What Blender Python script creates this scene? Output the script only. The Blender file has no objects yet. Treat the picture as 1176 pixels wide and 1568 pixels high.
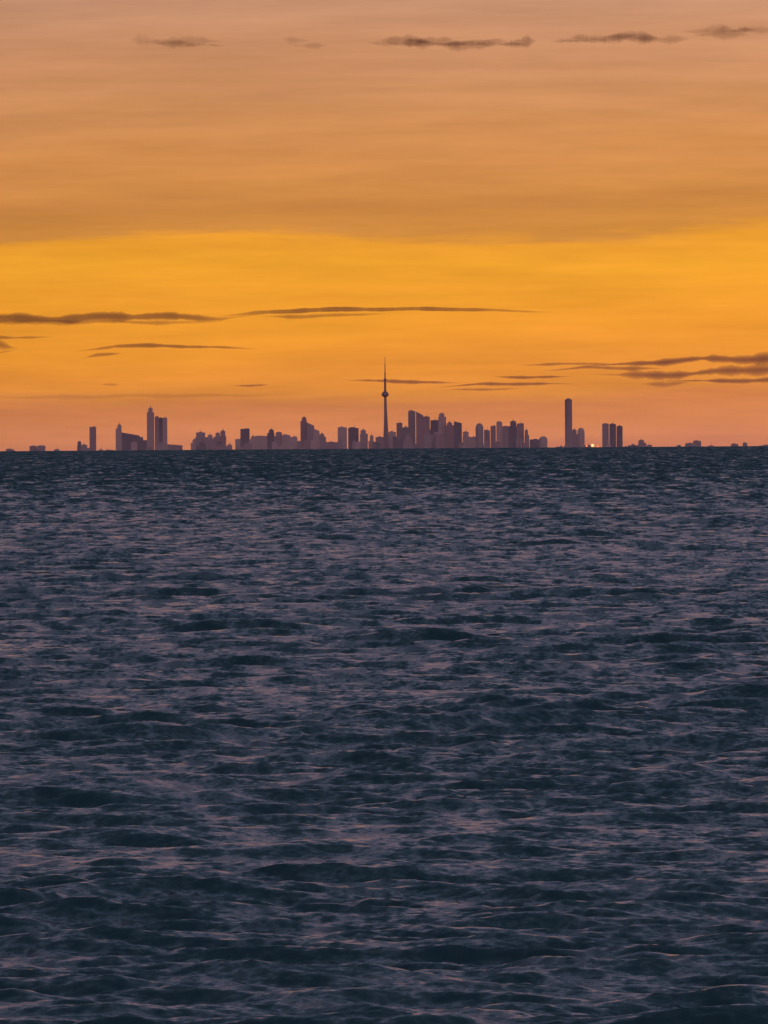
import bpy, bmesh, math, random
import numpy as np
random.seed(7); rng=np.random.default_rng(11)
sc=bpy.context.scene
sc.view_settings.view_transform='Standard'; sc.view_settings.look='None'; sc.view_settings.exposure=0; sc.view_settings.gamma=1
A=3.5/48000.0            # radians per photo pixel (1176 px wide copy)
H=14.0; R=7433000.0      # eye height, refracted earth radius
DIP=math.sqrt(2*H/R)
ROLL=0.0068
HY=687.0
def az_el(x,y):
    dx=x-588; dy=HY-y
    return dx, dy-dx*ROLL
def P(x,y,D):
    u,v=az_el(x,y)
    return (u*A*D, H+D*(-DIP+v*A))
def new_mat(name):
    m=bpy.data.materials.new(name); m.use_nodes=True
    return m,m.node_tree.nodes,m.node_tree.links
def link(o): sc.collection.objects.link(o); return o

# ---------------------------------------------------------------- camera
cam=bpy.data.cameras.new("camera"); co=link(bpy.data.objects.new("camera",cam))
cam.sensor_fit='HORIZONTAL'; cam.sensor_width=36; cam.lens=36/(1176*A)
cam.clip_start=1; cam.clip_end=400000
pitch=-((784-HY)*A+DIP)
from mathutils import Euler, Matrix, Vector
co.matrix_world=Matrix.Translation((0,0,H))@Matrix.Rotation(math.pi/2+pitch,4,'X')@Matrix.Rotation(-ROLL,4,'Z')
sc.camera=co

# ---------------------------------------------------------------- world sky
w=bpy.data.worlds.new("World"); sc.world=w; w.use_nodes=True
nt=w.node_tree; N=nt.nodes; L=nt.links
for n in list(N): N.remove(n)
def lin(c):
    return tuple(((v/255)/12.92 if v/255<=0.04045 else ((v/255+0.055)/1.055)**2.4) for v in c)+(1,)
def math_n(N,L,op,a,b=None,c=None,clamp=False):
    n=N.new('ShaderNodeMath'); n.operation=op; n.use_clamp=clamp
    for i,v in enumerate((a,b,c)):
        if v is None: continue
        if isinstance(v,(int,float)): n.inputs[i].default_value=v
        else: L.new(v,n.inputs[i])
    return n.outputs[0]
M=lambda op,a,b=None,c=None,clamp=False: math_n(N,L,op,a,b,c,clamp)
tc=N.new('ShaderNodeTexCoord'); sep=N.new('ShaderNodeSeparateXYZ'); L.new(tc.outputs['Generated'],sep.inputs[0])
X,Y,Z=sep.outputs
el=M('ARCSINE',Z); az=M('ARCTAN2',X,Y)
U=M('DIVIDE',az,A); V=M('DIVIDE',M('ADD',el,DIP),A)
def noise(vx,vy,scale=1,detail=3,seed=0.0,rough=0.5):
    cb=N.new('ShaderNodeCombineXYZ'); L.new(vx,cb.inputs[0]); L.new(M('ADD',vy,seed*7.3),cb.inputs[1])
    n=N.new('ShaderNodeTexNoise'); n.noise_dimensions='2D'; n.inputs['Scale'].default_value=scale; n.inputs['Detail'].default_value=detail; n.inputs['Roughness'].default_value=rough
    L.new(cb.outputs[0],n.inputs['Vector']); return n.outputs['Fac']
n1=noise(M('MULTIPLY',U,1/700),M('MULTIPLY',V,1/120),1,1,3.1)
n2=noise(M('MULTIPLY',U,1/230),M('MULTIPLY',V,1/22),1,4,8.7,0.65)
warp=M('ADD',M('MULTIPLY',M('SUBTRACT',n1,0.5),50),M('MULTIPLY',M('SUBTRACT',n2,0.5),34))
tilt=M('MULTIPLY',U,-0.018)
Vw=M('ADD',M('ADD',V,warp),tilt)
ramp=N.new('ShaderNodeValToRGB'); L.new(M('DIVIDE',Vw,700,clamp=True),ramp.inputs[0])
stops=[(0,(218,128,90)),(14,(226,136,88)),(40,(222,134,80)),(70,(208,126,72)),(86,(219,138,64)),(120,(231,145,58)),(165,(236,151,52)),(215,(238,156,49)),
 (285,(239,162,48)),(318,(234,156,50)),(332,(207,138,64)),(370,(199,132,68)),(395,(209,140,74)),(450,(210,141,80)),(520,(206,142,91)),(590,(202,142,100)),(650,(201,144,107)),(695,(199,145,112))]
cr=ramp.color_ramp
while len(cr.elements)>1: cr.elements.remove(cr.elements[0])
cr.elements[0].position=0; cr.elements[0].color=lin(stops[0][1])
for p,c in stops[1:]:
    e=cr.elements.new(p/700); e.color=lin(c)
r2=N.new('ShaderNodeValToRGB'); L.new(M('SQRT',M('DIVIDE',el,math.pi/2,clamp=True)),r2.inputs[0])
c2=r2.color_ramp
st=[(0.0,(199,145,112)),(0.18,(199,145,112)),(0.215,(176,138,136)),(0.29,(148,128,146)),(0.44,(108,112,138)),(0.62,(84,100,122)),(1.0,(62,86,106))]
c2.elements[0].position=0; c2.elements[0].color=lin(st[0][1]); c2.elements[1].position=1; c2.elements[1].color=lin(st[-1][1])
for p,c in st[1:-1]:
    e=c2.elements.new(p); e.color=lin(c)
mx=N.new('ShaderNodeMixRGB'); L.new(M('DIVIDE',M('SUBTRACT',V,640),50,clamp=True),mx.inputs[0]); L.new(ramp.outputs[0],mx.inputs[1]); L.new(r2.outputs[0],mx.inputs[2])
# anti-twilight side (away from the sunset): pink belt over dusky blue
r3=N.new('ShaderNodeValToRGB'); L.new(M('DIVIDE',el,math.pi/2,clamp=True),r3.inputs[0])
c3=r3.color_ramp; c3.elements[0].color=lin((175,150,190)); c3.elements[1].color=lin((72,92,120)); e=c3.elements.new(0.12); e.color=lin((236,194,212)); e=c3.elements.new(0.35); e.color=lin((185,175,200)); e=c3.elements.new(0.6); e.color=lin((104,118,146))
mz=N.new('ShaderNodeMixRGB')
mr=N.new('ShaderNodeMapRange'); mr.interpolation_type='SMOOTHSTEP'; L.new(Y,mr.inputs['Value']); mr.inputs['From Min'].default_value=0.2; mr.inputs['From Max'].default_value=-0.5
L.new(mr.outputs[0],mz.inputs[0]); L.new(mx.outputs[0],mz.inputs[1]); L.new(r3.outputs[0],mz.inputs[2])
n3=noise(M('MULTIPLY',U,1/420),M('MULTIPLY',V,1/34),1,5,1.3,0.66)
mod=M('ADD',1.0,M('MULTIPLY',M('SUBTRACT',n3,0.5),0.42))
mod=M('ADD',mod,M('MULTIPLY',U,0.00006,))
mod=M('MINIMUM',M('MAXIMUM',mod,0.8),1.15)
vm=N.new('ShaderNodeVectorMath'); vm.operation='SCALE'; L.new(mz.outputs[0],vm.inputs[0]); L.new(mod,vm.inputs['Scale'])
bg=N.new('ShaderNodeBackground'); L.new(vm.outputs[0],bg.inputs[0]); bg.inputs[1].default_value=1.0
sky=N.new('ShaderNodeTexSky'); sky.sky_type='NISHITA'; sky.sun_disc=False; sky.sun_elevation=math.radians(-0.6); sky.sun_rotation=math.radians(1.3)
bg2=N.new('ShaderNodeBackground'); L.new(sky.outputs[0],bg2.inputs[0]); bg2.inputs[1].default_value=0.002
ad=N.new('ShaderNodeAddShader'); L.new(bg.outputs[0],ad.inputs[0]); L.new(bg2.outputs[0],ad.inputs[1])
wo=N.new('ShaderNodeOutputWorld'); L.new(ad.outputs[0],wo.inputs[0])

# ---------------------------------------------------------------- sun (just below the horizon behind the city)
sl=bpy.data.lights.new("sun","SUN"); so=link(bpy.data.objects.new("sun",sl))
sl.energy=0.1; sl.angle=math.radians(0.5); sl.color=(1,0.5,0.2)
sd=Vector((math.sin(math.radians(1.3)),math.cos(math.radians(1.3)),math.sin(math.radians(-0.6))))
so.rotation_euler=sd.to_track_quat('Z','Y').to_euler()

# ---------------------------------------------------------------- lake
def fft_tile(n,size,lmin,lmax,slope,wind,spread,seed):
    r=np.random.default_rng(seed)
    k=np.fft.fftfreq(n,size/n)*2*np.pi
    kx,ky=np.meshgrid(k,k,indexing='ij'); kk=np.sqrt(kx**2+ky**2); kk[0,0]=1
    lam=2*np.pi/kk
    band=1/(1+(lmin/lam)**8)/(1+(lam/lmax)**8); band[0,0]=0
    th=np.arctan2(ky,kx)-wind
    D=np.abs(np.cos(th))**spread+0.06
    S=band*D*kk**-2.0
    h=(r.normal(size=(n,n))+1j*r.normal(size=(n,n)))*S
    z=np.fft.ifft2(h).real
    sx=np.fft.ifft2(1j*kx*h).real; sy=np.fft.ifft2(1j*ky*h).real
    f=slope/np.sqrt((sx**2+sy**2).mean())
    dx=np.fft.ifft2(1j*kx/kk*h).real*f; dy=np.fft.ifft2(1j*ky/kk*h).real*f
    return z*f,dx,dy
def samp(t,size,x,y):
    n=t.shape[0]; u=(x/size*n)%n; v=(y/size*n)%n
    i=np.floor(u).astype(np.int32); j=np.floor(v).astype(np.int32); fu=u-i; fv=v-j
    i%=n; j%=n; i1=(i+1)%n; j1=(j+1)%n
    return (t[i,j]*(1-fu)+t[i1,j]*fu)*(1-fv)+(t[i,j1]*(1-fu)+t[i1,j1]*fu)*fv
def build_lake():
    d=[3,20,60,110,145]
    x=165.0
    while x<17500: d.append(x); x+=0.19*(x/170)**1.3
    d+= [19000,21000,25000,30000,36000,42000,50000,60000,75000]
    d=np.array(d)
    half=0.052
    a=list(np.linspace(-half,half,820))
    side=[0.056,0.062,0.07,0.085,0.11,0.15,0.22,0.35,0.6,1.0,1.6,2.3,math.pi]
    a=np.array([-s for s in side[::-1]]+a+side)
    nd,na=len(d),len(a)
    dd,aa=np.meshgrid(d,a,indexing='ij')
    x=dd*np.sin(aa); y=dd*np.cos(aa)
    z=np.zeros_like(x); ox=np.zeros_like(x); oy=np.zeros_like(x)
    inn=(np.abs(aa)<0.062)
    rowsp=np.gradient(d)[:,None]
    gx,_,_=fft_tile(512,1900.0,15,120,1.0,0,0,9); gx=gx/gx.std()
    en=np.clip(1+0.18*samp(gx,1900.0,x,y),0.6,1.5)
    bands=[(1024,67.0,0.3,1.4,0.16,1.47,1.8,1),(1024,163.0,1.4,5.0,0.17,1.42,2.0,2),(1024,617.0,5.0,17,0.11,1.70,2.2,3)]
    for n,size,l0,l1,sl_,wd,sp,seed in bands:
        t=fft_tile(n,size,l0,l1,sl_,wd,sp,seed)
        att=np.clip((l1*0.9)/(1.6*rowsp),0,1)**0.6
        att=np.where(dd<155,0,att)*np.where(inn,1,0)*en
        z+=samp(t[0],size,x,y)*att; ch=0.9
        ox+=samp(t[1],size,x,y)*att*ch; oy+=samp(t[2],size,x,y)*att*ch
    x=x+ox; y=y+oy
    z=z-(dd**2)/(2*R)
    co_=np.stack([x,y,z],-1).reshape(-1,3).astype(np.float32)
    idx=np.arange(nd*na).reshape(nd,na)
    q=np.stack([idx[:-1,:-1],idx[:-1,1:],idx[1:,1:],idx[1:,:-1]],-1).reshape(-1,4)
    me=bpy.data.meshes.new("lake_water"); me.vertices.add(len(co_)); me.vertices.foreach_set("co",co_.ravel())
    me.loops.add(q.size); me.loops.foreach_set("vertex_index",q.ravel().astype(np.int32))
    me.polygons.add(len(q)); me.polygons.foreach_set("loop_start",(np.arange(len(q))*4).astype(np.int32)); 
    me.polygons.foreach_set("use_smooth",np.ones(len(q),dtype=bool))
    me.update(calc_edges=True)
    print("lake verts",len(co_), 'rows',nd)
    return link(bpy.data.objects.new("lake_water",me))
lake=build_lake()
m,mn,ml=new_mat("water")
b=mn['Principled BSDF']; b.inputs['Base Color'].default_value=(0.016,0.042,0.048,1); b.inputs['IOR'].default_value=1.333; b.inputs['Roughness'].default_value=0.17
MM=lambda op,a,b_=None,c=None,clamp=False: math_n(mn,ml,op,a,b_,c,clamp)
g=mn.new('ShaderNodeNewGeometry')
def wn(scale,stretch,detail,rough=0.6,rot=0.2):
    mp=mn.new('ShaderNodeMapping'); mp.inputs['Scale'].default_value=stretch; mp.inputs['Rotation'].default_value=(0,0,rot); ml.new(g.outputs['Position'],mp.inputs[0])
    n=mn.new('ShaderNodeTexNoise'); n.noise_dimensions='2D'; n.inputs['Scale'].default_value=scale; n.inputs['Detail'].default_value=detail; n.inputs['Roughness'].default_value=rough
    ml.new(mp.outputs[0],n.inputs['Vector']); return n
def vma(op,a,b_=None,s=None):
    n=mn.new('ShaderNodeVectorMath'); n.operation=op
    if isinstance(a,tuple): n.inputs[0].default_value=a
    else: ml.new(a,n.inputs[0])
    if b_ is not None:
        if isinstance(b_,tuple): n.inputs[1].default_value=b_
        else: ml.new(b_,n.inputs[1])
    if s is not None:
        if isinstance(s,(int,float)): n.inputs['Scale'].default_value=s
        else: ml.new(s,n.inputs['Scale'])
    return n.outputs[0]
na_=wn(3.2,(0.8,0.9,1),3,0.6,0.05)     # ripples
nb_=wn(0.8,(0.9,0.6,1),2,0.6,0.05)    # chop
s1=vma('SCALE',vma('SUBTRACT',na_.outputs['Color'],(0.5,0.5,0.5)),None,0.8)
s2=vma('SCALE',vma('SUBTRACT',nb_.outputs['Color'],(0.5,0.5,0.5)),None,0.65)
gust=wn(0.02,(1,0.35,1),3)
gs=MM('ADD',0.5,MM('MULTIPLY',gust.outputs['Fac'],1.0))
sm=vma('SCALE',vma('ADD',s1,s2),None,gs)
sp_=mn.new('ShaderNodeSeparateXYZ'); ml.new(g.outputs['Position'],sp_.inputs[0])
def mapr(a,b_,c,d):
    n=mn.new('ShaderNodeMapRange'); n.interpolation_type='SMOOTHSTEP'; ml.new(sp_.outputs[1],n.inputs['Value'])
    for k,v in zip(('From Min','From Max','To Min','To Max'),(a,b_,c,d)): n.inputs[k].default_value=v
    return n.outputs[0]
g1=wn(1,(0.34,0.07,1),3,0.65,0.01); g2=wn(1,(0.12,0.008,1),3,0.65,-0.01)
def cen(n,k): return MM('MULTIPLY',MM('SUBTRACT',n.outputs['Fac'],0.5),k)
gy=MM('ADD',MM('MULTIPLY',cen(g1,1.1),mapr(180,600,0.5,1)),MM('MULTIPLY',cen(g2,1.1),mapr(600,2200,0.1,1)))
big=wn(0.008,(1,0.3,1),3,0.6,0.1)
bias=MM('ADD',MM('SUBTRACT',gy,mapr(450,3500,0.09,0.42)),cen(big,0.16))
cb=mn.new('ShaderNodeCombineXYZ'); ml.new(bias,cb.inputs[1])
sm=vma('ADD',vma('MULTIPLY',sm,(1,1,0)),cb.outputs[0])
nn=vma('NORMALIZE',vma('ADD',g.outputs['Normal'],sm))
ml.new(nn,b.inputs['Normal'])
lake.data.materials.append(m)

# ---------------------------------------------------------------- city
def facade(name,wall,glass,sx,sz):
    m,n,l=new_mat(name); b=n['Principled BSDF']
    g=n.new('ShaderNodeTexCoord'); s=n.new('ShaderNodeSeparateXYZ'); l.new(g.outputs['Object'],s.inputs[0])
    ax=math_n(n,l,'ADD',s.outputs[0],s.outputs[1])
    fx=math_n(n,l,'FRACT',math_n(n,l,'DIVIDE',ax,sx)); fz=math_n(n,l,'FRACT',math_n(n,l,'DIVIDE',s.outputs[2],sz))
    w_=math_n(n,l,'MULTIPLY',math_n(n,l,'GREATER_THAN',fx,0.3),math_n(n,l,'GREATER_THAN',fz,0.35))
    nz=n.new('ShaderNodeTexNoise'); nz.inputs['Scale'].default_value=0.03; nz.inputs['Detail'].default_value=3; l.new(g.outputs['Object'],nz.inputs['Vector'])
    mx=n.new('ShaderNodeMixRGB'); l.new(w_,mx.inputs[0]); mx.inputs[1].default_value=wall+(1,); mx.inputs[2].default_value=glass+(1,)
    mv=n.new('ShaderNodeMixRGB'); mv.blend_type='MULTIPLY'; mv.inputs[0].default_value=0.4; l.new(mx.outputs[0],mv.inputs[1]); l.new(nz.outputs['Fac'],mv.inputs[2])
    l.new(mv.outputs[0],b.inputs['Base Color'])
    l.new(math_n(n,l,'SUBTRACT',0.8,math_n(n,l,'MULTIPLY',w_,0.35)),b.inputs['Roughness'])
    return m
mats=[facade("facade_brick",(0.42,0.20,0.19),(0.31,0.16,0.17),6,7),
      facade("facade_stone",(0.60,0.34,0.29),(0.44,0.25,0.24),8,7),
      facade("facade_concrete",(0.42,0.24,0.23),(0.32,0.19,0.2),12,10),
      facade("facade_dark_glass",(0.20,0.10,0.12),(0.15,0.08,0.11),5,8)]
def box(bm,x0,x1,y0,y1,z0,z1,slant=0.0):
    v=[bm.verts.new(p) for p in [(x0,y0,z0),(x1,y0,z0),(x1,y1,z0),(x0,y1,z0),(x0,y0,z1+max(slant,0)),(x1,y0,z1+max(-slant,0)),(x1,y1,z1+max(-slant,0)),(x0,y1,z1+max(slant,0))]]
    for f in [(3,2,1,0),(4,5,6,7),(0,1,5,4),(1,2,6,5),(2,3,7,6),(3,0,4,7)]: bm.faces.new([v[i] for i in f])
def lathe(bm,cx,cy,prof,seg=20):
    rings=[]
    for r,z in prof:
        rings.append([bm.verts.new((cx+r*math.cos(2*math.pi*i/seg),cy+r*math.sin(2*math.pi*i/seg),z)) for i in range(seg)])
    for a,b in zip(rings,rings[1:]):
        for i in range(seg): bm.faces.new([a[i],a[(i+1)%seg],b[(i+1)%seg],b[i]])
    bm.faces.new(rings[-1]); bm.faces.new(rings[0][::-1])
def finish(bm,name,mat,loc):
    bmesh.ops.recalc_face_normals(bm,faces=bm.faces)
    me=bpy.data.meshes.new(name); bm.to_mesh(me); bm.free(); o=link(bpy.data.objects.new(name,me)); o.location=loc
    me.materials.append(mat)
    return o
def building(x0,x1,yt,kind='flat',D=None,name=None,mat=None,slant=0):
    D=D or random.uniform(47200,49200)
    xm=(x0+x1)/2
    cx,zt=P(xm,yt,D); g0=-D*D/(2*R)-1
    wd=(x1-x0)*A*D; hgt=zt-g0; dp=min(max(wd*random.uniform(0.7,1.1),18),55)
    bm=bmesh.new(); hx=wd/2; hy=dp/2
    nm=name or ('skyscraper' if hgt>200 else ('apartment_tower' if hgt>135 else 'office_building'))
    if kind=='round':
        lathe(bm,0,0,[(hx,0),(hx,hgt*0.955),(hx*1.06,hgt*0.958),(hx*1.06,hgt*0.972),(hx*0.8,hgt*0.975),(hx*0.8,hgt*0.99),(hx*0.4,hgt*0.992),(hx*0.4,hgt)],24)
        z=12
        while z<hgt*0.9: lathe(bm,0,0,[(hx+0.7,z),(hx+0.7,z+1.5)],24); z+=12
    elif kind=='dome':
        lathe(bm,0,0,[(hx,0),(hx,hgt*0.86),(hx*0.9,hgt*0.93),(hx*0.6,hgt*0.98),(hx*0.15,hgt)],24)
    else:
        pent=3.5*random.uniform(0.9,1.9) if kind!='slant' else 0
        top=hgt-pent
        if kind=='step':
            t1=top-random.uniform(12,28); o_=random.choice([-1,1])*random.uniform(0.1,0.3)*hx
            box(bm,-hx,hx,-hy,hy,0,t1); box(bm,-hx*0.68+o_,hx*0.68+o_,-hy*0.7,hy*0.7,t1,top)
            if random.random()<0.5: lathe(bm,o_,0,[(1.2,top-1),(0.5,hgt+random.uniform(6,16))],6)
        elif kind=='slant':
            box(bm,-hx,hx,-hy,hy,0,hgt-abs(slant),slant)
        elif kind=='spire':
            t1=top-22
            box(bm,-hx,hx,-hy,hy,0,t1); box(bm,-hx*0.6,hx*0.6,-hy*0.6,hy*0.6,t1,top)
            lathe(bm,0,0,[(1.8,hgt-1),(0.5,hgt+18)],6)
        else:
            box(bm,-hx,hx,-hy,hy,0,top)
        z=14
        lim=(top if kind!='slant' else hgt-abs(slant))-32
        while z<lim:
            box(bm,-hx-0.7,hx+0.7,-hy-0.7,hy+0.7,z,z+1.6); z+=14
        if pent:
            k=random.uniform(0.3,0.6); off=random.uniform(-0.35,0.35)*hx
            if kind!='flat': k*=0.6; off=o_ if kind=='step' else 0
            box(bm,off-hx*k,off+hx*k,-hy*0.4,hy*0.4,top,hgt)
            if kind=='flat': box(bm,-hx,hx,-hy,-hy+1,top,top+1.8)
    if random.random()<0.3 and kind=='flat' and wd>24: lathe(bm,hx*0.2,0,[(0.9,hgt-2),(0.4,hgt+random.uniform(8,20))],6)
    return finish(bm,nm,mat or random.choice(mats),(cx,D,g0))
B=[(10,20,687),(46,57,682),(58,70,682),(119,127,675,'step'),(124,138,680),(138,148,653),(148,160,688),
(178,187,649),(187,214,662,'slant',5),(205,226,668),(226,237,624,'spire'),(238,244,637),(244,250,639),(250,257,639),(257,280,680,'slant',2),
(293,303,672),(300,320,661,'step'),(318,329,665),(328,338,662),(336,347,658,'step'),(361,370,672),(369,383,656),(382,392,667),(391,411,667),(410,421,657),(419,433,661),
(433,445,665),(444,456,668),(455,461,675),(461,471,638,'step'),(471,482,647,'slant',5),(481,490,656,'slant',4),(489,500,663,'step'),(500,518,676,'flat'),(518,532,653),(534,550,654),(552,564,657),(565,573,666),
(571,590,668,'step'),(585,600,671),(596,607,660),(608,617,647),(617,626,653),(626,637,628),(638,649,630,'slant',6),(649,659,637),(660,672,643),(672,684,632,'step'),(684,696,646),(696,708,645,'slant',3),
(709,722,660,'step'),(720,730,668),(729,741,648,'dome'),(742,751,658),(752,760,651),(761,770,645),(770,779,652),(779,792,644,'step'),(792,803,648),(804,811,657),(812,826,672),(826,839,668,'dome'),
(839,866,684),(866,877,610,'round'),(876,886,657,'step'),(885,896,655,'dome'),(896,905,681),(923,933,648),(934,944,648),(945,954,651),(955,978,680),(978,990,673,'step'),(988,999,681),
(1050,1062,678),(1062,1074,674),(1120,1131,679),(1138,1145,677),(1163,1180,681),(1195,1210,660),(1225,1240,672),(-30,-12,668),(-60,-44,676)]
for t in B:
    k=t[3] if len(t)>3 else ('flat' if random.random()<0.7 else 'step')
    building(t[0],t[1],t[2],k,slant=(t[4]*3.5 if k=='slant' else 0))
def fill(x0,x1,ya,yb,n,Dr):
    for i in range(n):
        x=random.uniform(x0,x1); w_=random.uniform(6,14)
        building(x,x+w_,random.uniform(ya,yb),random.choice(['flat','flat','step']),D=random.uniform(*Dr))
fill(300,450,674,683,10,(46600,47100)); fill(460,585,672,683,9,(46600,47100)); fill(600,700,660,682,16,(46500,47150)); fill(700,810,668,682,12,(46500,47150)); fill(180,265,676,686,5,(46600,47100))
fill(820,985,680,684,6,(46600,47100)); fill(655,695,650,660,3,(49300,50500)); fill(745,795,656,666,5,(49300,50500)); fill(285,460,682,686,8,(46600,47100)); fill(0,180,687,689,5,(46600,47100)); fill(1000,1180,681,683,5,(46600,47100))
# communications tower
D=47900; cx,zt=P(591,546,D); g0=-D*D/(2*R)-1
def hz(y): return P(591,y,D)[1]-g0
bm=bmesh.new()
zp=hz(604)
seg=24; rings=[]
for i in range(15):
    f=i/14; z=f*(zp-6); core=9-3*f; wing=(26*(1-f)**1.6+1.5)
    ring=[]
    for j in range(seg):
        t=2*math.pi*j/seg+0.4; c=max(0,math.cos(3*t))**4
        r=core+wing*c; ring.append(bm.verts.new((r*math.cos(t),r*math.sin(t),z)))
    rings.append(ring)
for a,b_ in zip(rings,rings[1:]):
    for j in range(seg): bm.faces.new([a[j],a[(j+1)%seg],b_[(j+1)%seg],b_[j]])
bm.faces.new(rings[-1])
lathe(bm,0,0,[(6.5,zp-16),(10,zp-12),(17,zp-8),(20,zp-4),(20,zp-1),(18.5,zp),(18.5,zp+4),(17,zp+5),(16.5,zp+9),(13,zp+12),(8,zp+16),(6,zp+20),(5.4,hz(585))],32)
zs=hz(582)
lathe(bm,0,0,[(4.8,hz(590)),(4.6,zs-4),(7,zs-1),(7.6,zs+2),(7,zs+6),(4.5,zs+9)],20)
lathe(bm,0,0,[(3.6,zs+8),(3.2,hz(570)),(2.5,hz(569)),(2.3,hz(558)),(1.5,hz(557)),(1.0,hz(546))],10)
tower_mat=facade("tower_concrete",(0.34,0.19,0.19),(0.3,0.17,0.18),30,50)
finish(bm,"communications_tower",tower_mat,(cx,D,g0))
# land under the city
bm=bmesh.new(); rows=[]
for D_ in (46300,46350,47000,50000,55000,62000):
    ring=[]
    for i in range(61):
        x=(-1+2*i/60)*12000; rise=0 if D_<46320 else 3+max(0,(D_-50000)/12000*70)+random.uniform(0,1)
        ring.append(bm.verts.new((x,D_,-(D_**2)/(2*R)+rise-(2 if D_<46320 else 0))))
    rows.append(ring)
for a,b_ in zip(rows,rows[1:]):
    for j in range(60): bm.faces.new([a[j],a[j+1],b_[j+1],b_[j]])
lm,n_,l_=new_mat("shore_ground"); n_['Principled BSDF'].inputs['Roughness'].default_value=0.95
nz=n_.new('ShaderNodeTexNoise'); nz.inputs['Scale'].default_value=0.01; tcx=n_.new('ShaderNodeTexCoord'); l_.new(tcx.outputs['Object'],nz.inputs['Vector'])
rr=n_.new('ShaderNodeValToRGB'); rr.color_ramp.elements[0].color=(0.04,0.05,0.03,1); rr.color_ramp.elements[1].color=(0.1,0.09,0.08,1); l_.new(nz.outputs['Fac'],rr.inputs[0]); l_.new(rr.outputs[0],n_['Principled BSDF'].inputs['Base Color'])
finish(bm,"city_shore_ground",lm,(0,0,0))
# added glowing spheres on masts, imitating the sun's orange glint on the horizon
em,n_,l_=new_mat("sun_glint_glow"); bb=n_['Principled BSDF']; bb.inputs['Base Color'].default_value=(1,0.4,0.1,1); bb.inputs['Emission Color'].default_value=(1,0.16,0.02,1); bb.inputs['Emission Strength'].default_value=1.6
em2,n_,l_=new_mat("sun_glint_core"); bb=n_['Principled BSDF']; bb.inputs['Emission Color'].default_value=(1,0.36,0.08,1); bb.inputs['Emission Strength'].default_value=3.0
def sun_glint(x,y,r,core):
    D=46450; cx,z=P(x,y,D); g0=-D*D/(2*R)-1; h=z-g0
    par=link(bpy.data.objects.new("sun_glint_stand_in",None)); par.location=(cx,D,g0)
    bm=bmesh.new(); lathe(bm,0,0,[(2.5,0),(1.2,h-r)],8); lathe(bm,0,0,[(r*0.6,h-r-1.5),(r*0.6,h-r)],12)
    o=finish(bm,"glint_mast",mats[3],(0,0,0)); o.parent=par
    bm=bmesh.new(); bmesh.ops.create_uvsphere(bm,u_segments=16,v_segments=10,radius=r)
    o=finish(bm,"glint_sphere",core,(0,0,h)); o.parent=par
sun_glint(908,682,7.5,em2); sun_glint(899,683,5,em); sun_glint(916,683.5,4.5,em)

# haze bank lying over the lake in front of the city: a real scattering body, thick at the water and thinning upward
hm=bpy.data.materials.new("haze_air"); hm.use_nodes=True; n_=hm.node_tree.nodes
for q in list(n_): n_.remove(q)
o_=n_.new('ShaderNodeOutputMaterial'); v_=n_.new('ShaderNodeVolumeScatter'); v_.inputs['Color'].default_value=(0.98,0.85,0.88,1); v_.inputs['Density'].default_value=0.00005; v_.inputs['Anisotropy'].default_value=0.0
hm.node_tree.links.new(v_.outputs[0],o_.inputs['Volume'])
bm=bmesh.new(); sec=[]
for x in (-11000,11000):
    sec.append([bm.verts.new((x,40000,-(40000**2)/(2*R)+1.0)),bm.verts.new((x,46200,-(40000**2)/(2*R)+1.0)),bm.verts.new((x,43100,P(588,592,43100)[1]))])
for j in range(3): bm.faces.new([sec[0][j],sec[0][(j+1)%3],sec[1][(j+1)%3],sec[1][j]])
bm.faces.new(sec[0][::-1]); bm.faces.new(sec[1])
finish(bm,"haze_bank",hm,(0,0,0))

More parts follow.
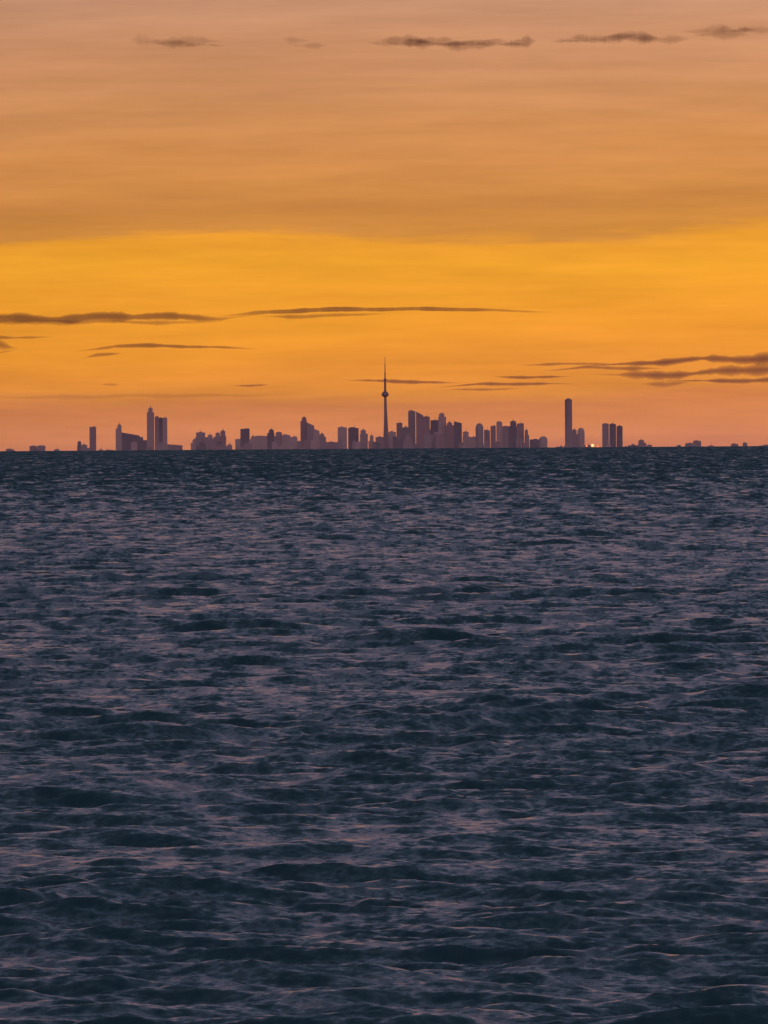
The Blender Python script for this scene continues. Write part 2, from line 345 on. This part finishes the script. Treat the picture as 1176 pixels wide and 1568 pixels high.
# ---------------------------------------------------------------- clouds: thin stratus bodies with absorbing volume
def cloud_mat(name,col,rho):
    m=bpy.data.materials.new(name); m.use_nodes=True; n=m.node_tree.nodes; l=m.node_tree.links
    for q in list(n): n.remove(q)
    o=n.new('ShaderNodeOutputMaterial'); v=n.new('ShaderNodeVolumeAbsorption'); v.inputs['Color'].default_value=col; v.inputs['Density'].default_value=rho
    l.new(v.outputs[0],o.inputs['Volume']); return m
cm=cloud_mat("cloud_vapour",(0.16,0.1,0.85,1),0.001)
cm2=cloud_mat("cloud_vapour_high",(0.12,0.05,0.12,1),0.001)
def cloud(pts,Lc,mat=cm,D=62000,rough=0.35,seed=0):
    r=random.Random(seed+len(pts)*17+int(pts[0][0]))
    xs=[p[0] for p in pts]; n=max(24,int((xs[-1]-xs[0])/4)); bm=bmesh.new(); rings=[]
    ph=[r.uniform(0,6.28) for _ in range(8)]
    K=8
    for i in range(n+1):
        f=i/n; x=xs[0]+(xs[-1]-xs[0])*f
        y=np.interp(x,xs,[p[1] for p in pts]); th=np.interp(x,xs,[p[2] for p in pts])
        mod=1+rough*(0.5*math.sin(x/23+ph[0])+0.4*math.sin(x/11+ph[1])+0.3*math.sin(x/6.1+ph[2])+r.uniform(-.3,.3))
        y+=0.2*th*math.sin(x/57+ph[3])+0.2*th*math.sin(x/19+ph[4])
        tap=min(1,f*4)*min(1,(1-f)*4); th=max(0.12,th*mod*(0.3+0.7*tap)); LL=Lc*(0.04+0.96*tap)*(0.7+0.3*mod)
        ring=[]
        ts=[-1+2*k/K for k in range(K+1)]
        for t in ts:
            X_,Z_=P(x,y+t*th,D); ring.append((X_,D-LL/2*(1-abs(t)**1.2),Z_))
        for t in ts[::-1][1:-1]:
            X_,Z_=P(x,y+t*th,D); ring.append((X_,D+LL/2*(1-abs(t)**1.2),Z_))
        rings.append([bm.verts.new(p) for p in ring])
    for a,b_ in zip(rings,rings[1:]):
        m_=len(a)
        for j in range(m_): bm.faces.new([a[j],a[(j+1)%m_],b_[(j+1)%m_],b_[j]])
    bm.faces.new(rings[0][::-1]); bm.faces.new(rings[-1])
    finish(bm,"stratus_cloud",mat,(0,0,0))
cloud([(-120,484,4),(0,486,7),(110,488,7),(230,485,7),(340,487,5),(400,482,2)],1600,D=62000)
cloud([(-120,492,3),(60,494,5),(150,492,3),(300,495,4),(370,491,2)],700,D=64500,rough=0.3)
cloud([(330,485,2.5),(400,480,5),(470,474,4),(560,473,3),(700,474,2.5),(860,478,1.5)],1900,D=66000,rough=0.25)
cloud([(390,485,1.5),(470,485,4),(600,479,1.5)],800,D=70500,rough=0.25)
cloud([(-60,516,3),(10,517,3),(90,516,1.2)],1000)
cloud([(-60,532,9),(0,528,8),(32,534,4)],900)
cloud([(-40,541,3),(0,540,2),(28,536,2)],500,D=66000)
cloud([(110,540,1.5),(180,529,3.5),(250,529,3),(330,532,2.5),(405,535,1)],1400)
cloud([(125,550,1),(150,543,3),(190,541,1.5)],900,D=65000)
cloud([(355,590,1),(385,590,2),(415,589,1)],900)
cloud([(155,588,1),(172,588,2.5),(185,589,1)],400)
cloud([(525,582,1.5),(580,584,3),(640,585,3),(710,587,1.5)],1300)
cloud([(660,594,1),(740,588,2.5),(800,587,3),(890,588,1.5)],1200,D=65000)
cloud([(680,597,1),(740,596,2.5),(800,595,1)],800,D=67000)
cloud([(755,576,1),(810,579,3.2),(880,576,1)],1300)
cloud([(790,560,1),(860,556,2.5),(930,558,2.5),(960,557,1)],900)
cloud([(830,568,1),(900,562,3),(960,563,4),(1020,565,2)],1050,D=65500)
cloud([(880,560,1.5),(970,557,4),(1080,551,6),(1180,550,8),(1300,552,8)],1550,D=69000,rough=0.45)
cloud([(900,572,2),(980,574,7),(1060,572,6),(1150,567,8),(1300,568,9)],1300,D=62500,rough=0.45)
cloud([(980,588,2),(1020,591,6),(1060,584,3)],650,D=66000)
cloud([(1000,582,1),(1080,583,2.5),(1150,583,4),(1300,581,6)],1200,D=72500,rough=0.5)
cloud([(-80,606,3),(60,608,4),(300,606,4),(480,603,2)],260,D=76000)
rc=random.Random(9); dcount=0
for (xa,xb,yy,k,n) in ((225,335,66,1.2,6),(455,485,67,0.8,2),(600,810,66,1.9,13),(870,1020,60,1.5,8),(1070,1170,48,1.4,6)):
    for i in range(n):
        xm=xa+(xb-xa)*(i+rc.uniform(0.1,0.9))/n; hw=rc.uniform(22,50); yy_=yy+rc.uniform(-4,5)
        t=rc.uniform(4,8); dcount+=1
        cloud([(xm-hw,yy_+rc.uniform(-3,3),t*0.45),(xm+rc.uniform(-8,8),yy_,t),(xm+hw,yy_+rc.uniform(-3,3),t*0.45)],rc.uniform(150,330)*k,mat=cm2,D=62000+dcount*520,rough=0.8,seed=i)
